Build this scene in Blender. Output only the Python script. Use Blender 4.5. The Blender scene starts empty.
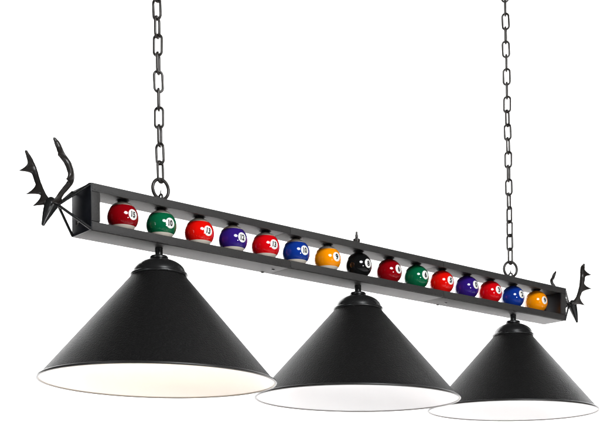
import bpy, bmesh, math, random
from mathutils import Vector, Matrix
random.seed(4)
S = bpy.context.scene
COL = S.collection
R = math.radians

# ------------------------------------------------------------------ camera
YAW, ROLL = 0.70296, -0.006735
cam = bpy.data.cameras.new('camera')
cam_o = bpy.data.objects.new('camera', cam); COL.objects.link(cam_o)
fw = Vector((math.sin(YAW), math.cos(YAW), 0)); rt = Vector((math.cos(YAW), -math.sin(YAW), 0)); up = Vector((0, 0, 1))
M = Matrix((rt, up, -fw)).transposed().to_4x4() @ Matrix.Rotation(ROLL, 4, 'Z')
M.translation = Vector((-0.98243, -1.74237, -0.56780))
cam_o.matrix_world = M
cam.sensor_width = 36; cam.lens = 1123.99 / 600 * 36
cam.shift_y = (533.71 - 211) / 600
cam.clip_start = 0.05; cam.clip_end = 100
S.camera = cam_o

# ------------------------------------------------------------------ world, studio lamps and added fill
W = bpy.data.worlds.new('World'); S.world = W; W.use_nodes = True
W.node_tree.nodes['Background'].inputs[0].default_value = (1, 0.98, 0.97, 1)
W.node_tree.nodes['Background'].inputs[1].default_value = 0.012
S.view_settings.view_transform = 'Standard'; S.view_settings.look = 'None'
S.view_settings.exposure = 0; S.view_settings.gamma = 1

MID = Vector((0.67, 0, -0.1))          # middle of the fixture


def area(name, pos, target, sx, sy, power, col=(1, 1, 1), spread=180):
    l = bpy.data.lights.new(name, 'AREA'); l.shape = 'ELLIPSE' if 'front' in name else 'RECTANGLE'; l.size = sx; l.size_y = sy
    l.energy = power; l.color = col; l.spread = R(spread)
    o = bpy.data.objects.new(name, l); COL.objects.link(o)
    o.location = pos
    o.rotation_euler = (Vector(target) - Vector(pos)).to_track_quat('-Z', 'Y').to_euler()
    return o


def stage(r, f, z):                    # a point given as metres right of, beyond and above the fixture's middle
    return MID + rt * r + fw * f + up * z


area('backdrop_lamp', stage(-3.6, 1.2, 1.3), stage(-2.0, 3.2, 1.3), 0.8, 3.6, 330, spread=125)
area('backdrop_lamp', stage(3.6, 1.2, 1.3), stage(2.0, 3.2, 1.3), 0.8, 3.6, 330, spread=125)
area('floor_fill', stage(0, 0.9, -0.9), stage(0, 1.6, -1.9), 5.0, 0.5, 30, (1, .80, .70), spread=140)  # unseen fill added from below, warm to tint the beam's underside
area('front_softbox', (-0.15, -2.3, 1.05), (0.7, 0, 0), 1.2, 0.9, 72, (.95, .98, 1))
area('side_softbox', (-3.0, -0.6, 0.15), (0.3, 0, -0.1), 0.4, 0.9, 18, (.90, .95, 1))
area('front_spot', (0.50, -3.1, -0.42), (0.8, 0, 0), 0.18, 0.18, 22)


# ------------------------------------------------------------------ materials
def mat(name, col, rough=0.5, metal=0.0, spec=0.5, coat=0.0, bump=None, emit=None, vary=0.0):
    m = bpy.data.materials.new(name); m.use_nodes = True
    nt = m.node_tree; b = nt.nodes['Principled BSDF']
    b.inputs['Base Color'].default_value = (*col, 1); b.inputs['Roughness'].default_value = rough
    b.inputs['Metallic'].default_value = metal; b.inputs['Specular IOR Level'].default_value = spec
    b.inputs['Coat Weight'].default_value = coat; b.inputs['Coat Roughness'].default_value = 0.04
    tc = nt.nodes.new('ShaderNodeTexCoord')
    if vary:
        n = nt.nodes.new('ShaderNodeTexNoise'); n.inputs['Scale'].default_value = 14; n.inputs['Detail'].default_value = 6
        nt.links.new(tc.outputs['Object'], n.inputs['Vector'])
        mr = nt.nodes.new('ShaderNodeMapRange')
        mr.inputs['To Min'].default_value = rough - vary; mr.inputs['To Max'].default_value = rough + vary
        nt.links.new(n.outputs['Fac'], mr.inputs['Value']); nt.links.new(mr.outputs['Result'], b.inputs['Roughness'])
    if bump:
        sc, st, dist = bump
        n = nt.nodes.new('ShaderNodeTexNoise'); n.inputs['Scale'].default_value = sc; n.inputs['Detail'].default_value = 3
        nt.links.new(tc.outputs['Object'], n.inputs['Vector'])
        bp = nt.nodes.new('ShaderNodeBump'); bp.inputs['Strength'].default_value = st; bp.inputs['Distance'].default_value = dist
        nt.links.new(n.outputs['Fac'], bp.inputs['Height']); nt.links.new(bp.outputs['Normal'], b.inputs['Normal'])
    if emit:
        b.inputs['Emission Color'].default_value = (*emit[:3], 1); b.inputs['Emission Strength'].default_value = emit[3]
    return m


FRAME = mat('black_powder_coat', (0.036, 0.0338, 0.0325), 0.52, spec=0.27, bump=(600, 0.7, 0.0011), vary=0.05)
PANEL = mat('blue_black_enamel', (0.009, 0.010, 0.014), 0.30, spec=0.5, vary=0.06)
SHADE = mat('black_textured_enamel', (0.006, 0.0057, 0.0056), 0.54, spec=0.20, bump=(360, 0.9, 0.0019), vary=0.05)
GLOSS = mat('black_gloss_enamel', (0.012, 0.012, 0.012), 0.27, spec=0.5, vary=0.05)
IRON = mat('blackened_iron', (0.036, 0.031, 0.028), 0.32, metal=0.35, spec=0.5, bump=(500, 0.3, 0.0005), vary=0.06)
HORN = mat('bronzed_black_iron', (0.020, 0.0165, 0.0145), 0.34, metal=0.2, spec=0.5, bump=(300, 0.3, 0.0006), vary=0.08)
LINING = mat('white_enamel', (0.86, 0.85, 0.85), 0.45, spec=0.4, vary=0.05)
LIP = mat('worn_rim_enamel', (0.022, 0.021, 0.020), 0.34, spec=0.5)
RIM_IN = mat('thin_white_rim_enamel', (0.20, 0.19, 0.18), 0.4, spec=0.4)
BULB_LIT = mat('lit_frosted_glass', (0.9, 0.88, 0.8), 0.4, emit=(1.0, 0.78, 0.50, 31))
BULB_FILL = mat('cool_fill_glass', (0.85, 0.85, 0.84), 0.3, emit=(0.97, 0.98, 1.0, 10.5))  # glow added to the other two bulbs to brighten their linings
BRASS = mat('dull_brass', (0.5, 0.4, 0.2), 0.35, metal=1.0)
PAPER = mat('white_seamless_paper', (0.92, 0.92, 0.92), 0.9, spec=0.1, vary=0.03)
BALL_WHITE = (0.78, 0.70, 0.60)
DISC = mat('ball_number_white', (0.86, 0.84, 0.80), 0.12, coat=0.5)
INK = mat('ball_number_ink', (0.012, 0.012, 0.013), 0.15, coat=0.5)


def ball_mat(name, col, striped):
    m = mat(name, col, 0.07, spec=0.5)
    if striped:
        nt = m.node_tree; b = nt.nodes['Principled BSDF']
        tc = nt.nodes.new('ShaderNodeTexCoord'); sp = nt.nodes.new('ShaderNodeSeparateXYZ')
        nt.links.new(tc.outputs['Object'], sp.inputs[0])
        ab = nt.nodes.new('ShaderNodeMath'); ab.operation = 'ABSOLUTE'
        sh = nt.nodes.new('ShaderNodeMath'); sh.operation = 'SUBTRACT'; sh.inputs[1].default_value = 0.0010
        nt.links.new(sp.outputs['Z'], sh.inputs[0]); nt.links.new(sh.outputs[0], ab.inputs[0])
        gt = nt.nodes.new('ShaderNodeMapRange'); nt.links.new(ab.outputs[0], gt.inputs['Value'])
        gt.inputs['From Min'].default_value = 0.0176; gt.inputs['From Max'].default_value = 0.0181
        mx = nt.nodes.new('ShaderNodeMix'); mx.data_type = 'RGBA'
        mx.inputs['A'].default_value = (*col, 1); mx.inputs['B'].default_value = (*BALL_WHITE, 1)
        nt.links.new(gt.outputs['Result'], mx.inputs['Factor']); nt.links.new(mx.outputs['Result'], b.inputs['Base Color'])
    return m


# ------------------------------------------------------------------ mesh helpers
def obj(name, bm, m, parent=None, smooth=True, loc=None):
    me = bpy.data.meshes.new(name)
    bmesh.ops.recalc_face_normals(bm, faces=bm.faces)
    bm.to_mesh(me); bm.free()
    for mm in (m if isinstance(m, (list, tuple)) else [m]): me.materials.append(mm)
    for p in me.polygons: p.use_smooth = smooth
    if smooth:
        try: me.set_sharp_from_angle(angle=R(38))
        except Exception: pass
    o = bpy.data.objects.new(name, me); COL.objects.link(o)
    if parent: o.parent = parent
    if loc: o.location = loc
    return o


def empty(name, loc):
    o = bpy.data.objects.new(name, None); COL.objects.link(o); o.location = loc; o.empty_display_size = 0.05
    return o


def tag(o, label=None, cat=None, group=None, kind=None):
    if label: o['label'] = label
    if cat: o['category'] = cat
    if group: o['group'] = group
    if kind: o['kind'] = kind
    return o


def box(bm, x0, x1, y0, y1, z0, z1, bev=0.0006):
    t = bmesh.new()
    bmesh.ops.create_cube(t, size=1)
    for v in t.verts:
        v.co = Vector((x0 + (v.co.x + .5) * (x1 - x0), y0 + (v.co.y + .5) * (y1 - y0), z0 + (v.co.z + .5) * (z1 - z0)))
    if bev: bmesh.ops.bevel(t, geom=list(t.edges), offset=bev, segments=2, affect='EDGES', profile=0.5)
    join(bm, t)


def join(bm, t, mi=0):
    mp = {}
    for v in t.verts: mp[v] = bm.verts.new(v.co)
    for f in t.faces:
        try:
            g = bm.faces.new([mp[v] for v in f.verts]); g.material_index = mi or f.material_index
        except ValueError: pass
    t.free()


def lathe(bm, prof, seg=96, c=(0, 0, 0)):
    rings = []
    for r, z in prof:
        if r < 1e-6: rings.append([bm.verts.new((c[0], c[1], c[2] + z))])
        else: rings.append([bm.verts.new((c[0] + r * math.cos(2 * math.pi * i / seg), c[1] + r * math.sin(2 * math.pi * i / seg), c[2] + z)) for i in range(seg)])
    for a, b in zip(rings, rings[1:]):
        for i in range(seg):
            j = (i + 1) % seg
            if len(a) == 1 and len(b) == 1: continue
            if len(a) == 1: bm.faces.new((a[0], b[i], b[j]))
            elif len(b) == 1: bm.faces.new((a[i], a[j], b[0]))
            else: bm.faces.new((a[i], a[j], b[j], b[i]))


def spline(pts, n):
    P = [Vector(p) for p in pts]; out = []
    Q = [2 * P[0] - P[1]] + P + [2 * P[-1] - P[-2]]
    for i in range(1, len(Q) - 2):
        for k in range(n):
            t = k / n; a, b, c, d = Q[i - 1:i + 3]
            out.append(0.5 * ((2 * b) + (c - a) * t + (2 * a - 5 * b + 4 * c - d) * t * t + (3 * b - a - 3 * c + d) * t ** 3))
    out.append(P[-1]); return out


def tube(bm, pts, rad, seg=12, n=6, closed=False, flat=1.0, flatdir=None):
    """pts with radius list; flat squeezes the section along flatdir"""
    if not isinstance(rad, (list, tuple)): rad = [rad] * len(pts)
    if n > 1 and len(pts) > 2 and not closed:
        P = spline([tuple(p) for p in pts], n)
        rr = []
        for i in range(len(pts) - 1):
            for k in range(n): rr.append(rad[i] + (rad[i + 1] - rad[i]) * k / n)
        rr.append(rad[-1])
    else: P = [Vector(p) for p in pts]; rr = list(rad)
    N = len(P); rings = []; u = None
    for i in range(N):
        if closed: t = (P[(i + 1) % N] - P[i - 1]).normalized()
        else: t = (P[min(i + 1, N - 1)] - P[max(i - 1, 0)]).normalized()
        if u is None:
            u = Vector(flatdir) if flatdir else (Vector((0, 0, 1)) if abs(t.z) < .9 else Vector((1, 0, 0)))
        u = (u - t * u.dot(t)).normalized(); w = t.cross(u)
        rings.append([bm.verts.new(P[i] + rr[i] * (u * math.cos(a) * flat + w * math.sin(a))) for a in [2 * math.pi * k / seg for k in range(seg)]])
    pairs = list(zip(rings, rings[1:])) + ([(rings[-1], rings[0])] if closed else [])
    for a, b in pairs:
        for k in range(seg): bm.faces.new((a[k], a[(k + 1) % seg], b[(k + 1) % seg], b[k]))
    if not closed:
        for ring, s, e in ((rings[0], 0, 1), (rings[-1], -1, -2)):
            tip = P[s] + (P[s] - P[e]).normalized() * rr[s] * 0.6
            v = bm.verts.new(tip)
            for k in range(seg): bm.faces.new((ring[k], ring[(k + 1) % seg], v))


def hexnut(bm, c, r, h):
    bmesh.ops.create_cone(bm, cap_ends=True, segments=6, radius1=r, radius2=r, depth=h, matrix=Matrix.Translation(Vector(c) + Vector((0, 0, h / 2))))


# ------------------------------------------------------------------ backdrop: a paper sweep behind and below
bm = bmesh.new()
prof = [(-4.2, -1.95), (-1, -1.95), (2.0, -1.95)]
for k in range(1, 13):
    a = math.pi / 2 * k / 12; prof.append((2.0 + 1.2 * math.sin(a), -1.95 + 1.2 * (1 - math.cos(a))))
prof.append((3.2, 4.6))
rows = []
for f, z in prof:
    rows.append([bm.verts.new(MID + fw * f + rt * r + up * z) for r in (-6.5, -3, 0, 3, 6.5)])
for a, b in zip(rows, rows[1:]):
    for i in range(4): bm.faces.new((a[i], a[i + 1], b[i + 1], b[i]))
tag(obj('backdrop', bm, PAPER), kind='structure')

# ------------------------------------------------------------------ the fixture
L, H, D = 1.3382, 0.0813, 0.0680
h2, d2 = H / 2, D / 2
T = 0.0016
fx = tag(empty('billiard_light', (0, 0, -h2)), 'long black island light with three cone shades, ball rack and antlered stag head ends', 'ceiling light')
FZ = Vector((0, 0, h2))                     # the fixture's Empty sits on the beam's underside


def part(name, bm, m, parent=fx, smooth=True, base=Vector((0, 0, 0))):
    """mesh written in beam coordinates, hung under parent"""
    off = FZ if parent == fx else Vector((0, 0, 0))
    bmesh.ops.translate(bm, verts=bm.verts, vec=off)
    return obj(name, bm, m, parent, smooth)


E1 = 0.0158                                 # width of the end posts
LIPF = 0.0146
third = L / 3
RAILZ = 0.0318                              # underside of the hollow top rail
for sgn, nm in ((1, 'top_rail'), (-1, 'bottom_rail')):
    for k in range(3):
        x0 = k * third + (0.0005 if k else 0.0); x1 = (k + 1) * third - (0.0005 if k < 2 else 0.0)
        bm = bmesh.new()
        zi = RAILZ if sgn > 0 else -RAILZ - .0 + .0029
        a, b = sorted((sgn * h2, zi)); box(bm, x0, x1, -d2 + T + (.0042 if sgn < 0 else .0001), d2, a, b, 0.0005)
        if sgn < 0: box(bm, x0, x1, -d2 + T + .0001, -d2 + T + .0041, -h2 + .004, zi, 0)
        a, b = sorted((sgn * h2, sgn * (h2 - LIPF))); box(bm, x0, x1, -d2, -d2 + T, a, b, 0.0005)
        part(nm, bm, FRAME)
    for k in (1, 2):                        # unseen sleeves added behind the seams to block light and keep them dark
        bm = bmesh.new(); x = k * third
        a, b = sorted((sgn * (h2 - .0012), sgn * (RAILZ + .0012))); box(bm, x - .02, x + .02, -d2 + .0009, d2 - .0012, a, b, 0.0003)
        part('seam_light_stop', bm, PANEL)
for x0, s in ((0, 1), (L, -1)):             # end caps: plate with a post down each side
    bm = bmesh.new()
    g = 0.0004
    a, b = sorted((x0 - s * T, x0 - s * 0.0002)); box(bm, a, b, -d2, d2, -h2, h2, 0.0004)
    zi = h2 - LIPF - .0007
    a, b = sorted((x0, x0 + s * E1)); box(bm, a, b, -d2 + T + .0002, -d2 + 2 * T, -.0286, .0315, 0.0002)
    zb = RAILZ - .0035
    a, b = sorted((x0, x0 + s * 0.006)); box(bm, a, b, d2 - T, d2 - 0.0003, -zb, zb, 0.0004)
    cap = part('end_cap', bm, PANEL)
    # front post carries the frame's finish
    bm = bmesh.new(); a, b = sorted((x0 - s * T * .9, x0 + s * E1)); box(bm, a, b, -d2 - 0.0006, -d2 + T - .0001, -zi, zi, 0.0003)
    part('end_post', bm, FRAME)
    bm = bmesh.new()
    bmesh.ops.create_cone(bm, cap_ends=True, segments=20, radius1=.0042, radius2=.0034, depth=.002,
                          matrix=Matrix.Translation((x0 - s * (T + .001), 0.014 , -0.020)) @ Matrix.Rotation(-s * math.pi / 2, 4, 'Y'))
    part('screw', bm, IRON)
for x, y in ((0.429, 0.0005), (0.4262, 0.0315), (0.943, 0.0065), (0.9427, 0.0315)):
    bm = bmesh.new(); lathe(bm, [(0, -.0016), (.0022, -.0015), (.0034, -.0008), (.0036, 0), (0, 0.0)], 20, (x, y, -h2))
    part('screw', bm, GLOSS)

# pegs over the balls, flared into dark cones for each ball's shade
BX = [.0817, .1637, .2489, .3282, .4086, .4878, .5733, .6622, .7531, .8384, .9215, 1.0068, 1.0905, 1.1746, 1.2643]
BR = 0.028575
for x in BX:
    bm = bmesh.new(); lathe(bm, [(0, BR - .0004), (.0085, BR - .0006), (.0095, BR + .0008), (.0128, RAILZ), (0, RAILZ)], 24, (x, 0, 0)); part('peg_shade_cone', bm, SHADE)

# eyelets for the chains, finial over the middle lamp
RINGX = (0.1632, 1.1668)
for x in RINGX:
    bm = bmesh.new()
    lathe(bm, [(0, 0), (.010, 0), (.010, .0016), (.0062, .0024), (.005, .005), (.0045, .009), (0, .0095)], 28, (x, 0, h2))
    tube(bm, [(x, .0055 * math.cos(a), h2 + .0125 + .0055 * math.sin(a)) for a in [2 * math.pi * i / 20 for i in range(20)]], .0021, 10, closed=True)
    tube(bm, [(x, 0, h2 + .0175), (x, 0, h2 + .022), (x, 0, h2 + .0275)], [.0018, .0016, .0006], 8, 3)
    part('eyelet', bm, IRON)
bm = bmesh.new(); x = 0.6573
lathe(bm, [(0, 0), (.0085, 0), (.0085, .0012), (0, .0012)], 24, (x, 0, h2))
hexnut(bm, (x, 0, h2 + .0012), .0068, .0085)
lathe(bm, [(.0068, .0097), (.0078, .0125), (.0078, .0165), (.0048, .0182), (.0034, .0195), (.0034, .0262), (.0024, .0268), (.0022, .0325), (0, .0335)], 20, (x, 0, h2))
part('finial', bm, IRON)

# lamp shades
LAMPS = [(1.15, 0.2160, -0.2865, True), (1.2, 0.2157, -0.2815, False), (1.3, 0.2020, -0.2735, False)]
STEMX = [0.1585, 0.6600, 1.1755]
for (tilt, RR, zr, warm_lit), sx in zip(LAMPS, STEMX):
    cx = sx
    TILT = Matrix.Rotation(R(tilt), 3, 'Y')          # the cone hangs a touch out of true
    z0 = -0.0905                                   # dome's lower lip
    rd = 0.0508 if cx < 1 else 0.0478
    base = Vector((cx, 0, z0))
    bm = bmesh.new()
    n = 14; prof = [(rd - .003, z0 - .0005)]
    for k in range(1, n + 1):
        t = k / n; prof.append((rd - .003 + (RR - rd + .003) * t, z0 - .0005 + (zr - z0 + .0005) * t))
    # outer cone and a thin returned edge
    lathe(bm, prof + [(RR - .0008, zr - .0003)], 144, (cx, 0, 0))
    bmesh.ops.rotate(bm, verts=bm.verts, cent=(cx, 0, z0 + .01), matrix=TILT)
    sh = part('lamp_shade', bm, SHADE)
    if warm_lit: sh['label'] = 'black cone shade on the left with its bulb glowing warm white'
    sub = lambda nm, b, m: obj(nm, b, m, sh)
    F = Vector((0, 0, h2))

    def up_(b): bmesh.ops.translate(b, verts=b.verts, vec=F); return b

    def lean_(b): bmesh.ops.rotate(b, verts=b.verts, cent=(cx, 0, z0 + .01), matrix=TILT); return b
    bm = bmesh.new()                                # white inside
    q = 0.0014
    prof = [(rd - .003 - q + (RR - rd + .003 - .0004) * t, z0 - .003 + (zr - z0 + .0032) * t) for t in [k / 12 for k in range(13)]]
    lathe(bm, [(0, z0 - .003)] + prof, 144, (cx, 0, 0)); sub('lining', up_(lean_(bm)), LINING)
    bm = bmesh.new()                                # rolled rim
    tube(bm, [(cx + (RR + .0004) * math.cos(a), (RR + .0004) * math.sin(a), zr) for a in [2 * math.pi * i / 144 for i in range(144)]], .0025, 12, closed=True)
    bm.normal_update(); bmesh.ops.recalc_face_normals(bm, faces=bm.faces)
    for f in bm.faces:                               # the white coat runs over the inner half of the roll
        m = f.calc_center_median(); r0 = Vector((m.x - cx, m.y, 0)).normalized()
        if f.normal.dot(r0) < -.2: f.material_index = 1
    sub('rim', up_(lean_(bm)), [LIP, RIM_IN])
    bm = bmesh.new()                                # domed cap
    hd = 0.0275
    prof = [(rd - .004, z0 - .004), (rd - .0002, z0 - .0036), (rd + .0018, z0 - .0026), (rd + .0028, z0 - .0008), (rd + .0026, z0 + .0008), (rd + .0014, z0 + .0022), (rd - .0014, z0 + .0030)]
    for k in range(1, 13):
        a = R(78) * k / 12
        prof.append(((rd - .0016) * math.cos(a), z0 + .0022 + hd * math.sin(a)))
    zt = prof[-1][1]
    prof += [(.0172, zt + .0004), (.0172, zt + .0035), (.0150, zt + .0058), (.0085, zt + .0066), (0, zt + .0066)]
    lathe(bm, prof, 72, (cx, 0, 0)); sub('socket_cap', up_(bm), GLOSS)
    bm = bmesh.new()
    tube(bm, [(cx, 0, -h2 - .0002), (cx, 0, zt + .005)], .0072, 20, 1)
    sub('stem', up_(bm), GLOSS)
    bm = bmesh.new()                                # bulb in its holder
    lathe(bm, [(0, z0 - .003), (.019, z0 - .0035), (.019, z0 - .035), (.014, z0 - .038), (0, z0 - .038)], 28, (cx, 0, 0))
    sub('bulb_holder', up_(lean_(bm)), LINING)
    bm = bmesh.new()
    lathe(bm, [(.0132, z0 - .036), (.0135, z0 - .046), (.022, z0 - .062), (.029, z0 - .078), (.030, z0 - .090), (.026, z0 - .104), (.015, z0 - .115), (0, z0 - .119)], 36, (cx, 0, 0))
    sub('bulb', up_(lean_(bm)), BULB_LIT if warm_lit else BULB_FILL)


# stag heads
def antler(bm, pl, rad, tines, sub=16, seg=18):
    P = spline(pl, sub); rr = []
    for i in range(len(pl) - 1):
        for k in range(sub):
            t = k / sub; t = t * t * (3 - 2 * t); rr.append(rad[i] + (rad[i + 1] - rad[i]) * t)
    rr.append(rad[-1])
    s_ = [0.0]
    for p, q in zip(P, P[1:]): s_.append(s_[-1] + (q - p).length)
    tk = []
    for b0, tp in tines:
        i = min(range(len(P)), key=lambda j: (P[j] - b0).length)
        tk.append((s_[i], tp - P[i], P[i]))
    rings = []
    dref = sum((v.normalized() for _, v, _ in tk), Vector((0, 0, 0)))
    if dref.length < 1e-6: dref = Vector((1, 0, 0))
    for i, p in enumerate(P):
        t = (P[min(i + 1, len(P) - 1)] - P[max(i - 1, 0)]).normalized()
        d = (dref - t * dref.dot(t)).normalized(); w = t.cross(d)
        off = Vector((0, 0, 0)); g = 0
        for sk, v, c in tk:
            ds = s_[i] - sk; wd = .0165 if ds > 0 else .0095
            e = max(0.0, 1 - abs(ds) / wd) ** 2.2
            off += v * e * (1 - .0) ; g = max(g, e)
        r = rr[i] * (1 + .018 * math.sin(i * .9))
        ring = []
        for q in range(seg):
            a = 2 * math.pi * q / seg; ca = math.cos(a); pos = max(0.0, ca) ** 1.5
            ring.append(bm.verts.new(p + d * ca * r + w * math.sin(a) * r * .8 * (1 - .35 * g * pos) + off * pos))
        rings.append(ring)
    for A, B in zip(rings, rings[1:]):
        for q in range(seg): bm.faces.new((A[q], A[(q + 1) % seg], B[(q + 1) % seg], B[q]))
    for ring, p, q_, r in ((rings[0], P[0], P[1], rr[0]), (rings[-1], P[-1], P[-2], rr[-1])):
        v = bm.verts.new(p + (p - q_).normalized() * r * .8)
        for q in range(seg): bm.faces.new((ring[q], ring[(q + 1) % seg], v))


def stag(end, J, nose, beams, tines, lab):
    """J: joint of the struts; beams: two antler polylines; tines: list of (antler index, base, tip)"""
    s = -1 if end == 0 else 1
    J = Vector(J); N = Vector(nose); ax = N - J
    bm = bmesh.new()
    fl = Vector((0, 1, 0))
    at = lambda fx_, fz_: J + Vector((ax.x * fx_, 0, ax.z * fz_))
    tube(bm, [at(.26, -.18), at(.32, -.12), at(.45, .06), at(.68, .42), at(.87, .75), N],
         [.0060, .0100, .0122, .0090, .0054, .0030], 14, 6, flat=0.95, flatdir=fl)
    tube(bm, [J - ax * .03, at(.4, 0)], .0052, 12, 1)
    for sy in (-1, 1):                              # ears and horn cups
        e0 = J + Vector((s * .002, sy * .007, .004))
        tube(bm, [e0, e0 + Vector((s * .001, sy * .004, .003))], [.0062, .0048], 12, 1)
    h = part('stag_head', bm, GLOSS)
    h['label'] = lab
    for k, pl in enumerate(beams):
        n = len(pl); rad = [.0060, .0056, .0064, .0072, .0068, .0062, .0036] if n == 7 else [.0058, .0050, .0054, .0058, .0052, .0028]
        bm = bmesh.new()
        antler(bm, pl, rad, [(Vector(b0), Vector(tp)) for a, b0, tp in tines if a == k])
        bmesh.ops.translate(bm, verts=bm.verts, vec=FZ)
        obj('antler', bm, HORN, h)
    X = -T if end == 0 else L + T
    for sy in (-1, 1):
        for sz in (-1, 1):
            bm = bmesh.new()
            tube(bm, [(X, sy * (d2 - .002), sz * (h2 - .002)), J], .0027, 10, 1)
            bmesh.ops.translate(bm, verts=bm.verts, vec=FZ)
            obj('strut', bm, GLOSS, h)


stag(0, (-.0470, 0, .0010), (-.0757, 0, -.0390),
     [[(-.0535, .008, .0030), (-.0620, .018, .0154), (-.0668, .032, .0406), (-.0701, .042, .0667), (-.0776, .040, .0802), (-.0880, .036, .0942)],
      [(-.0520, -.008, .0030), (-.0518, -.020, .0139), (-.0413, -.036, .0359), (-.0482, -.042, .0568), (-.0591, -.038, .0750), (-.0649, -.035, .0906), (-.0710, -.034, .1005)]],
     [(0, (-.0715, .0425, .0690), (-.0896, .052, .0652)), (0, (-.0655, .027, .0290), (-.0847, .036, .0217)), (0, (-.0605, .014, .0090), (-.0807, .022, .0003)),
      (1, (-.0570, -.0388, .0720), (-.0690, -.047, .0706)), (1, (-.0430, -.036, .0370), (-.0525, -.0445, .0330)), (1, (-.0530, -.012, .0060), (-.0650, -.019, -.0005))],
     'antlered stag head on the left end of the beam')
stag(1, (1.3990, 0, .0130), (1.4330, 0, -.0290),
     [[(1.4080, .008, .0170), (1.3971, .020, .0374), (1.3771, .036, .0707), (1.3894, .042, .0863), (1.3930, .041, .0950), (1.3975, .039, .1035)],
      [(1.4050, -.008, .0150), (1.4075, -.020, .0270), (1.4059, -.032, .0502), (1.3985, -.042, .0727), (1.4000, -.041, .0860), (1.4040, -.0385, .0990), (1.4137, -.036, .1102)]],
     [(1, (1.4000, -.0415, .0830), (1.4162, -.052, .0823)), (1, (1.4065, -.031, .0495), (1.4329, -.040, .0512)), (1, (1.4070, -.014, .0200), (1.4322, -.022, .0133)),
      (0, (1.3860, .042, .0800), (1.4020, .052, .0823)), (0, (1.3880, .030, .0560), (1.4120, .040, .0500))],
     'antlered stag head on the right end of the beam')

# ------------------------------------------------------------------ chains
PITCH, WIRE, LW = 0.0333, 0.00255, 0.0077        # pitch, wire radius, half width of the centre line


def link_bm():
    bm = bmesh.new(); pts = []
    half = PITCH / 2 + WIRE - LW                 # straight half length
    for k in range(13):
        a = math.pi * k / 12; pts.append((LW * math.cos(a), 0, half + LW * math.sin(a)))
    for k in range(13):
        a = math.pi + math.pi * k / 12; pts.append((LW * math.cos(a), 0, -half + LW * math.sin(a)))
    tube(bm, pts, WIRE, 10, closed=True)
    return bm


def chain(rx, ring_turn, angles, count, lean, label):
    rm, rw = 0.0172, 0.0033
    zc = h2 + .0125 + .0055 - .0021 - .0021 + rm - .0014 - .0020
    t = tag(empty('hanging_chain', (rx, 0, zc - rm)), label, 'chain', 'chains holding up the beam')
    bm = bmesh.new()
    tube(bm, [(rm * math.cos(a), 0, rm * 1.06 * math.sin(a)) for a in [2 * math.pi * i / 40 for i in range(40)]], rw, 12, closed=True)
    o = obj('ring', bm, IRON, t, loc=(0, 0, rm)); o.rotation_euler.z = ring_turn
    proto = None
    z = rm + (rm * 1.06 - rw) + PITCH / 2
    face = -YAW                                   # about side-on to the photographer
    az = math.atan2(rx - M.translation.x, -M.translation.y)
    for i in range(count):
        if proto is None:
            proto = obj('link', link_bm(), IRON, t); c = proto
        else:
            c = proto.copy(); COL.objects.link(c); c.parent = t
        zz = z + i * PITCH * .996
        c.location = (lean * (zz - rm), random.uniform(-.0006, .0006), zz)
        a = angles[i] if i < len(angles) else (88 if (i % 2 == 0) else -4) + random.uniform(-9, 9)
        c.rotation_euler = (0, math.atan(lean) + random.uniform(-.03, .03), -az + R(a))


chain(RINGX[0], 0.0, [52, -34, 70, -16, 84, 12, 74, -20, 60, -34, 50], 14, -.016, 'black steel chain nearer the camera, hooked on the beam above the green striped ball')
chain(RINGX[1], -.40, [55, -38, 42, -48, 66, -24, 72, -18, 68, -22, 62, -12, 84, -6, 86, 4, 80, -12, 84, 3], 24, -.021, 'black steel chain farther off, hooked on the beam above the blue solid ball')

# ------------------------------------------------------------------ balls
COLS = {'maroon': (.24, .001, .004), 'green': (.002, .105, .040), 'red': (.70, .004, .002), 'purple': (.026, .008, .16), 'scarlet': (.60, .002, .005),
        'blue': (.004, .030, .24), 'amber': (.88, .27, .001), 'black': (.006, .006, .006)}
MATS = {}
BALLS = [('maroon', '15', 1, 'dark red striped ball nearest the left end of the rack'),
         ('green', '10', 1, 'green striped ball between a dark red and a bright red striped ball'),
         ('red', '13', 1, 'bright red striped ball between the green and purple striped balls'),
         ('purple', '12', 1, 'purple striped ball between two red striped balls'),
         ('scarlet', '13', 1, 'red striped ball between the purple and blue striped balls'),
         ('blue', '10', 1, 'blue striped ball between the red and yellow striped balls'),
         ('amber', '9', 1, 'yellow orange striped ball next to the black ball'),
         ('black', '8', 0, 'solid black ball numbered 8 in the middle of the rack'),
         ('maroon', '6', 0, 'dark red solid ball between the black and green balls'),
         ('green', '6', 0, 'solid green ball between two solid red balls'),
         ('red', '5', 0, 'bright red solid ball between the solid green and purple balls'),
         ('purple', '0', 0, 'solid purple ball between two solid red balls'),
         ('scarlet', '3', 0, 'red solid ball between the solid purple and blue balls'),
         ('blue', '2', 0, 'solid blue ball under the right chain'),
         ('amber', '9', 0, 'solid yellow orange ball at the right end of the rack')]
DIRU = [(.66, .24), (.60, .20), (.62, .20), (.66, .22), (.64, .20), (.66, .22), (.70, .22), (.74, .20), (.76, .24), (.74, .22), (.74, .20), (.78, .26), (.74, .24), (.78, .26), (.76, .16)]


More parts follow.
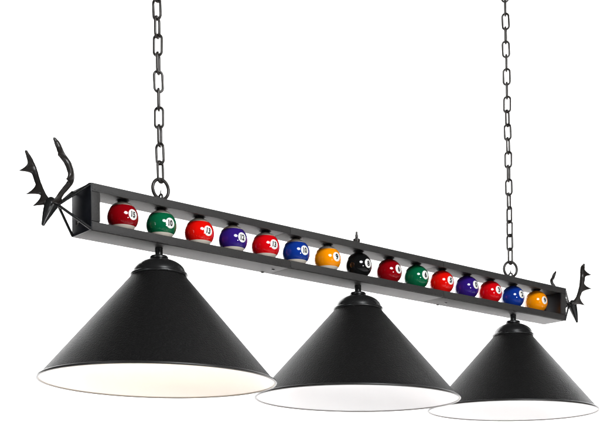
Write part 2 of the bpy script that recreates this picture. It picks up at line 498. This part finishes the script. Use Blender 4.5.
def numeral_bm(txt, size, rad):
    cu = bpy.data.curves.new('numeral', 'FONT'); cu.body = txt; cu.size = size; cu.align_x = 'CENTER'; cu.align_y = 'CENTER'
    cu.offset = size * 0.045; cu.resolution_u = 4
    o = bpy.data.objects.new('numeral', cu); COL.objects.link(o)
    dg = bpy.context.evaluated_depsgraph_get(); dg.update()
    me = o.evaluated_get(dg).to_mesh()
    bm = bmesh.new(); bm.from_mesh(me)
    o.evaluated_get(dg).to_mesh_clear(); bpy.data.objects.remove(o); bpy.data.curves.remove(cu)
    bmesh.ops.triangulate(bm, faces=bm.faces)
    for _ in range(2): bmesh.ops.subdivide_edges(bm, edges=[e for e in bm.edges if e.calc_length() > size * .12], cuts=1)
    xs = [v.co.x for v in bm.verts]; ys = [v.co.y for v in bm.verts]
    cx, cy = (min(xs) + max(xs)) / 2, (min(ys) + max(ys)) / 2
    for v in bm.verts:                             # wrap onto the ball, which faces -Y
        x, z = (v.co.x - cx) * (.78 if len(txt) > 1 else .95), v.co.y - cy
        v.co = Vector((x, -math.sqrt(max(rad * rad - x * x - z * z, 1e-9)), z))
    for f in bm.faces: f.material_index = 1
    return bm


for (cn, num, st, lab), x, (u, v) in zip(BALLS, BX, DIRU):
    key = (cn, st)
    if key not in MATS: MATS[key] = ball_mat(cn + ('_striped_resin' if st else '_solid_resin'), COLS[cn], st)
    bm = bmesh.new(); bmesh.ops.create_uvsphere(bm, u_segments=64, v_segments=40, radius=BR)
    o = obj('billiard_ball', bm, MATS[key], loc=(x, 0, 0.0008))
    tag(o, lab, 'billiard ball', 'billiard balls in the rack')
    # the direction of the number: u to the right and v up as seen from the camera
    vd = (M.translation - Vector((x, 0, 0))).normalized()
    r_ = Vector((-vd.y, vd.x, 0)).normalized(); u_ = vd.cross(r_)
    nd = (r_ * u + u_ * v + vd * math.sqrt(max(.02, 1 - u * u - v * v))).normalized()
    bm = bmesh.new(); rr = BR + .00015
    prof = [(0, rr)] + [(rr * math.sin(R(19.5) * k / 8), rr * math.cos(R(19.5) * k / 8)) for k in range(1, 9)]
    t = bmesh.new(); lathe(t, prof, 48)
    bmesh.ops.rotate(t, verts=t.verts, cent=(0, 0, 0), matrix=Matrix.Rotation(R(90), 3, 'X'))     # +Z to -Y
    for f in t.faces: f.material_index = 0
    join(bm, t)
    nb = numeral_bm(num, .0148 if len(num) == 1 else .0142, BR + .00040)
    for f in nb.faces: f.material_index = 1
    join(bm, nb)
    bm.normal_update()
    yaw = math.atan2(nd.x, -nd.y); pit = math.asin(nd.z)
    rot = Matrix.Rotation(yaw, 3, 'Z') @ Matrix.Rotation(-pit, 3, 'X')
    rot = rot @ Matrix.Rotation(R(random.uniform(-9, 9)), 3, 'Y')
    bmesh.ops.rotate(bm, verts=bm.verts, cent=(0, 0, 0), matrix=rot)
    obj('number_disc', bm, [DISC, INK], o)
